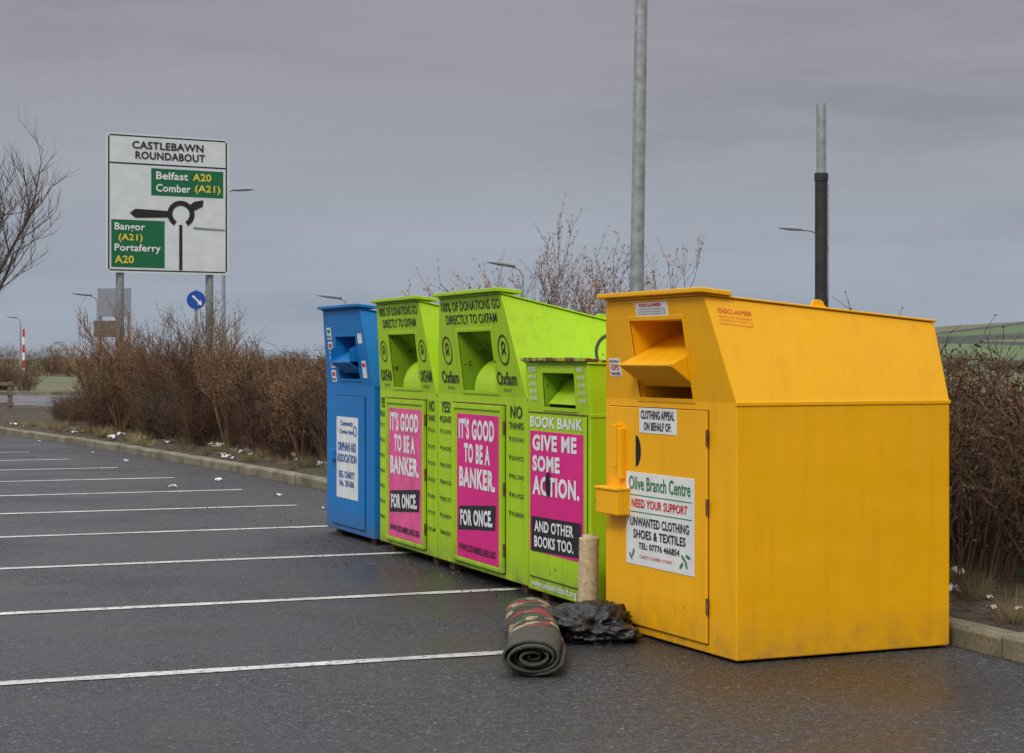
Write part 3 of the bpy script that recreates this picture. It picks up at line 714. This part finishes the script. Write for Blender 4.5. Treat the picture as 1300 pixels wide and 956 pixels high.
def tree(name,x,y,H,stems,lean,depth,kids,m1,m2,r=.02,bud=1,wob=.1,up=.06,spread=.9,z=.1,lf=.55):
    V=[];F=[];V2=[];F2=[]
    for i in range(stems):
        a=6.283*(i+R()*.7)/stems; d=Vector((math.cos(a)*lean*U_(.4,1),math.sin(a)*lean*U_(.4,1),1))
        grow(V,F,V2,F2,Vector((.06*math.cos(a),.06*math.sin(a),0)),d,H*lf*U_(.8,1.15),r*U_(.7,1.1),depth,wob,up,kids,bud,spread)
    zt=max(v[2] for v in V); k=H/zt
    V=[(a*k,b*k,c*k) for a,b,c in V]; V2=[(a*k,b*k,c*k) for a,b,c in V2]
    me=mesh2(name,V,F,V2,F2,m1,m2); o=bpy.data.objects.new(name,me); S.collection.objects.link(o); o.location=(x,y,z); return o
random.seed(21)
tree('budding_shrub',.40,16.9,2.85,12,.42,3,5,M['bark'],M['bud'],.022,4,.10,.05,.9,lf=.62)
tree('budding_shrub',1.0,17.6,2.65,9,.40,3,5,M['bark'],M['bud'],.020,4,.10,.05,.9,lf=.6)
tree('budding_shrub',-.05,17.4,2.35,8,.5,3,4,M['bark'],M['bud'],.018,4,.10,.05,.9,lf=.6)
for (u,yy,h,st) in ((250,29.5,2.6,9),(292,28.5,2.3,8),(155,34,2.6,10),(188,33,2.3,9),(128,36,2.0,7),(325,27,1.8,7),(215,32,2.1,8),(385,24.5,1.6,6)):
    tree('bare_shrub',XY(u,yy),yy,h,st,.42,3,5,M['twig'],M['twigleaf'],.026,2,.10,.05,.9,lf=.6)
random.seed(5)
tree('bare_tree',XY(-48,47),47,7.9,7,.20,4,5,M['bark2'],M['bark2'],.11,0,.09,.09,.95,lf=.5)
far=empty('distant_trees'); random.seed(11)
for i in range(40):
    u=U_(-60,430); yy=U_(150,200); s=U_(1.6,2.6); inst(random.choice(CL),far,XY(u,yy),yy,-.2,s,s*U_(.6,.9),'tree_mass')
for i in range(24):
    u=U_(1150,1450); yy=U_(180,260); s=U_(1.6,2.6); inst(random.choice(CL),far,XY(u,yy),yy,-.2,s,s*U_(.45,.7),'tree_mass')
sc=empty('roadside_shrubs')
for i in range(22):
    u=U_(-60,45); yy=U_(86,94); inst(random.choice(CL),sc,XY(u,yy),yy,-.05,U_(1.0,1.5),U_(.6,1.0))
for i in range(12):
    yy=U_(38,44); inst(random.choice(CL),sc,XY(U_(70,118),yy),yy,.05,U_(.45,.7),U_(.3,.55))
e=empty('wooden_fence',(-17.2,45.0,.05),5)
for i in range(6): box('post',i*.98-.05,i*.98+.05,-.05,.05,-.1,.88,M['wood'],e)
for z in (.28,.54,.78): box('rail',-.1,5.0,-.075,-.052,z,z+.09,M['wood'],e)

# litter
random.seed(3); V=[];F=[]
def scrap(P,s,z):
    n=len(V); a=U_(0,6.28); pts=[]; rm=Matrix.Rotation(a,3,'Z')
    for i in range(4):
        for j in range(4):
            q=rm@Vector(((i-1.5)*s*.7+U_(-.2,.2)*s,(j-1.5)*s*U_(.35,.6),0)); pts.append((P.x+q.x,P.y+q.y,z+abs(U_(0,s*.9))))
    V.extend(pts)
    for i in range(3):
        for j in range(3): F.append((n+i*4+j,n+i*4+j+1,n+i*4+j+5,n+i*4+j+4))
for i in range(120):
    j=random.randrange(24,len(KR)-16); p=KR[j]+nrm(KR,j)*U_(.2,1.3)+a_*U_(-.5,.5); scrap(p,U_(.02,.08),.13)
for i in range(45):
    p=K0+a_*U_(-1.6,1.6)+b_*U_(.25,1.5); scrap(p,U_(.012,.04),.13)
for i in range(12):
    p=K0+a_*U_(-.9,.9)+b_*U_(.85,1.2); scrap(p,U_(.02,.05),U_(.2,.75))
for i in range(26):
    j=random.randrange(20,len(KR)-16); p=KR[j]-nrm(KR,j)*U_(.05,1.6); scrap(p,U_(.015,.05),.006)
obj('litter',V,F,M['litter'],merge=False)
V=[];F=[]
for i in range(620):
    q=U_(-1.0,20); off=abs(random.gauss(0,.6))
    p=K0+a_*q-b_*(off if q>12 else 1.3+abs(random.gauss(0,.45))) if q>1.3 else K0+a_*q-b_*abs(random.gauss(0,.9))
    leaf(V,F,Vector((p.x,p.y,.012)),U_(.01,.03))
obj('fallen_leaves',V,F,M['twigleaf'],merge=False)

# ------------------------------------------------------------------ world, sun, camera
w=bpy.data.worlds.new('World'); S.world=w; w.use_nodes=True; nt=w.node_tree; bg=nt.nodes['Background']
el,az=42,205
sky=N(nt,'ShaderNodeTexSky',sky_type='NISHITA'); sky.sun_disc=False; sky.sun_elevation=math.radians(el); sky.sun_rotation=math.radians(az); sky.air_density=1.5; sky.dust_density=4
tc=N(nt,'ShaderNodeTexCoord'); sx=N(nt,'ShaderNodeSeparateXYZ'); nt.links.new(tc.outputs['Generated'],sx.inputs[0])
k=1/2.0
g=ramp(nt,sx.outputs[2],[(0,(.36,.42,.49)),(.05,(.38,.43,.505)),(.10,(.36,.38,.435)),(.15,(.345,.345,.39)),(.20,(.335,.325,.37)),(.42,(.95,.96,1.0)),(1,(1.95,1.95,2.0))])
for el_ in g.node.color_ramp.elements: el_.color=(el_.color[0]*k,el_.color[1]*k,el_.color[2]*k,1)
mp=N(nt,'ShaderNodeMapping'); mp.inputs['Scale'].default_value=(1.8,1.8,11); mp.inputs['Rotation'].default_value=(0,.06,0); nt.links.new(tc.outputs['Generated'],mp.inputs['Vector'])
cn=ramp(nt,noise_(nt,mp.outputs[0],1.9,6,.55),[(.32,(.78,.785,.80)),(.50,(.93,.93,.935)),(.68,(1.0,1.0,1.0))])
g=mix(nt,1,g,cn,'MULTIPLY')
sc_=N(nt,'ShaderNodeVectorMath',operation='SCALE'); sc_.inputs['Scale'].default_value=20; nt.links.new(g,sc_.inputs[0])
c=mix(nt,.96,sky.outputs[0],sc_.outputs[0])
nt.links.new(c,bg.inputs[0]); bg.inputs[1].default_value=.1
sd=bpy.data.lights.new('sun','SUN'); sd.energy=1.5; sd.angle=math.radians(16); sd.color=(1,.96,.9)
so=bpy.data.objects.new('sun',sd); S.collection.objects.link(so)
azr=math.radians(az); dv=Vector((math.sin(azr)*math.cos(math.radians(el)),math.cos(azr)*math.cos(math.radians(el)),math.sin(math.radians(el))))
so.rotation_euler=dv.to_track_quat('Z','Y').to_euler()
cd=bpy.data.cameras.new('camera'); cam=bpy.data.objects.new('camera',cd); S.collection.objects.link(cam); S.camera=cam
cam.location=(0,0,1.5); cam.rotation_euler=(math.radians(90),0,0); cd.sensor_width=36; cd.lens=65.08; cd.shift_y=-.0177; cd.clip_end=6000; cd.clip_start=.1
S.view_settings.view_transform='Standard'; S.view_settings.look='None'; S.view_settings.exposure=0
print('objects',len(bpy.data.objects))
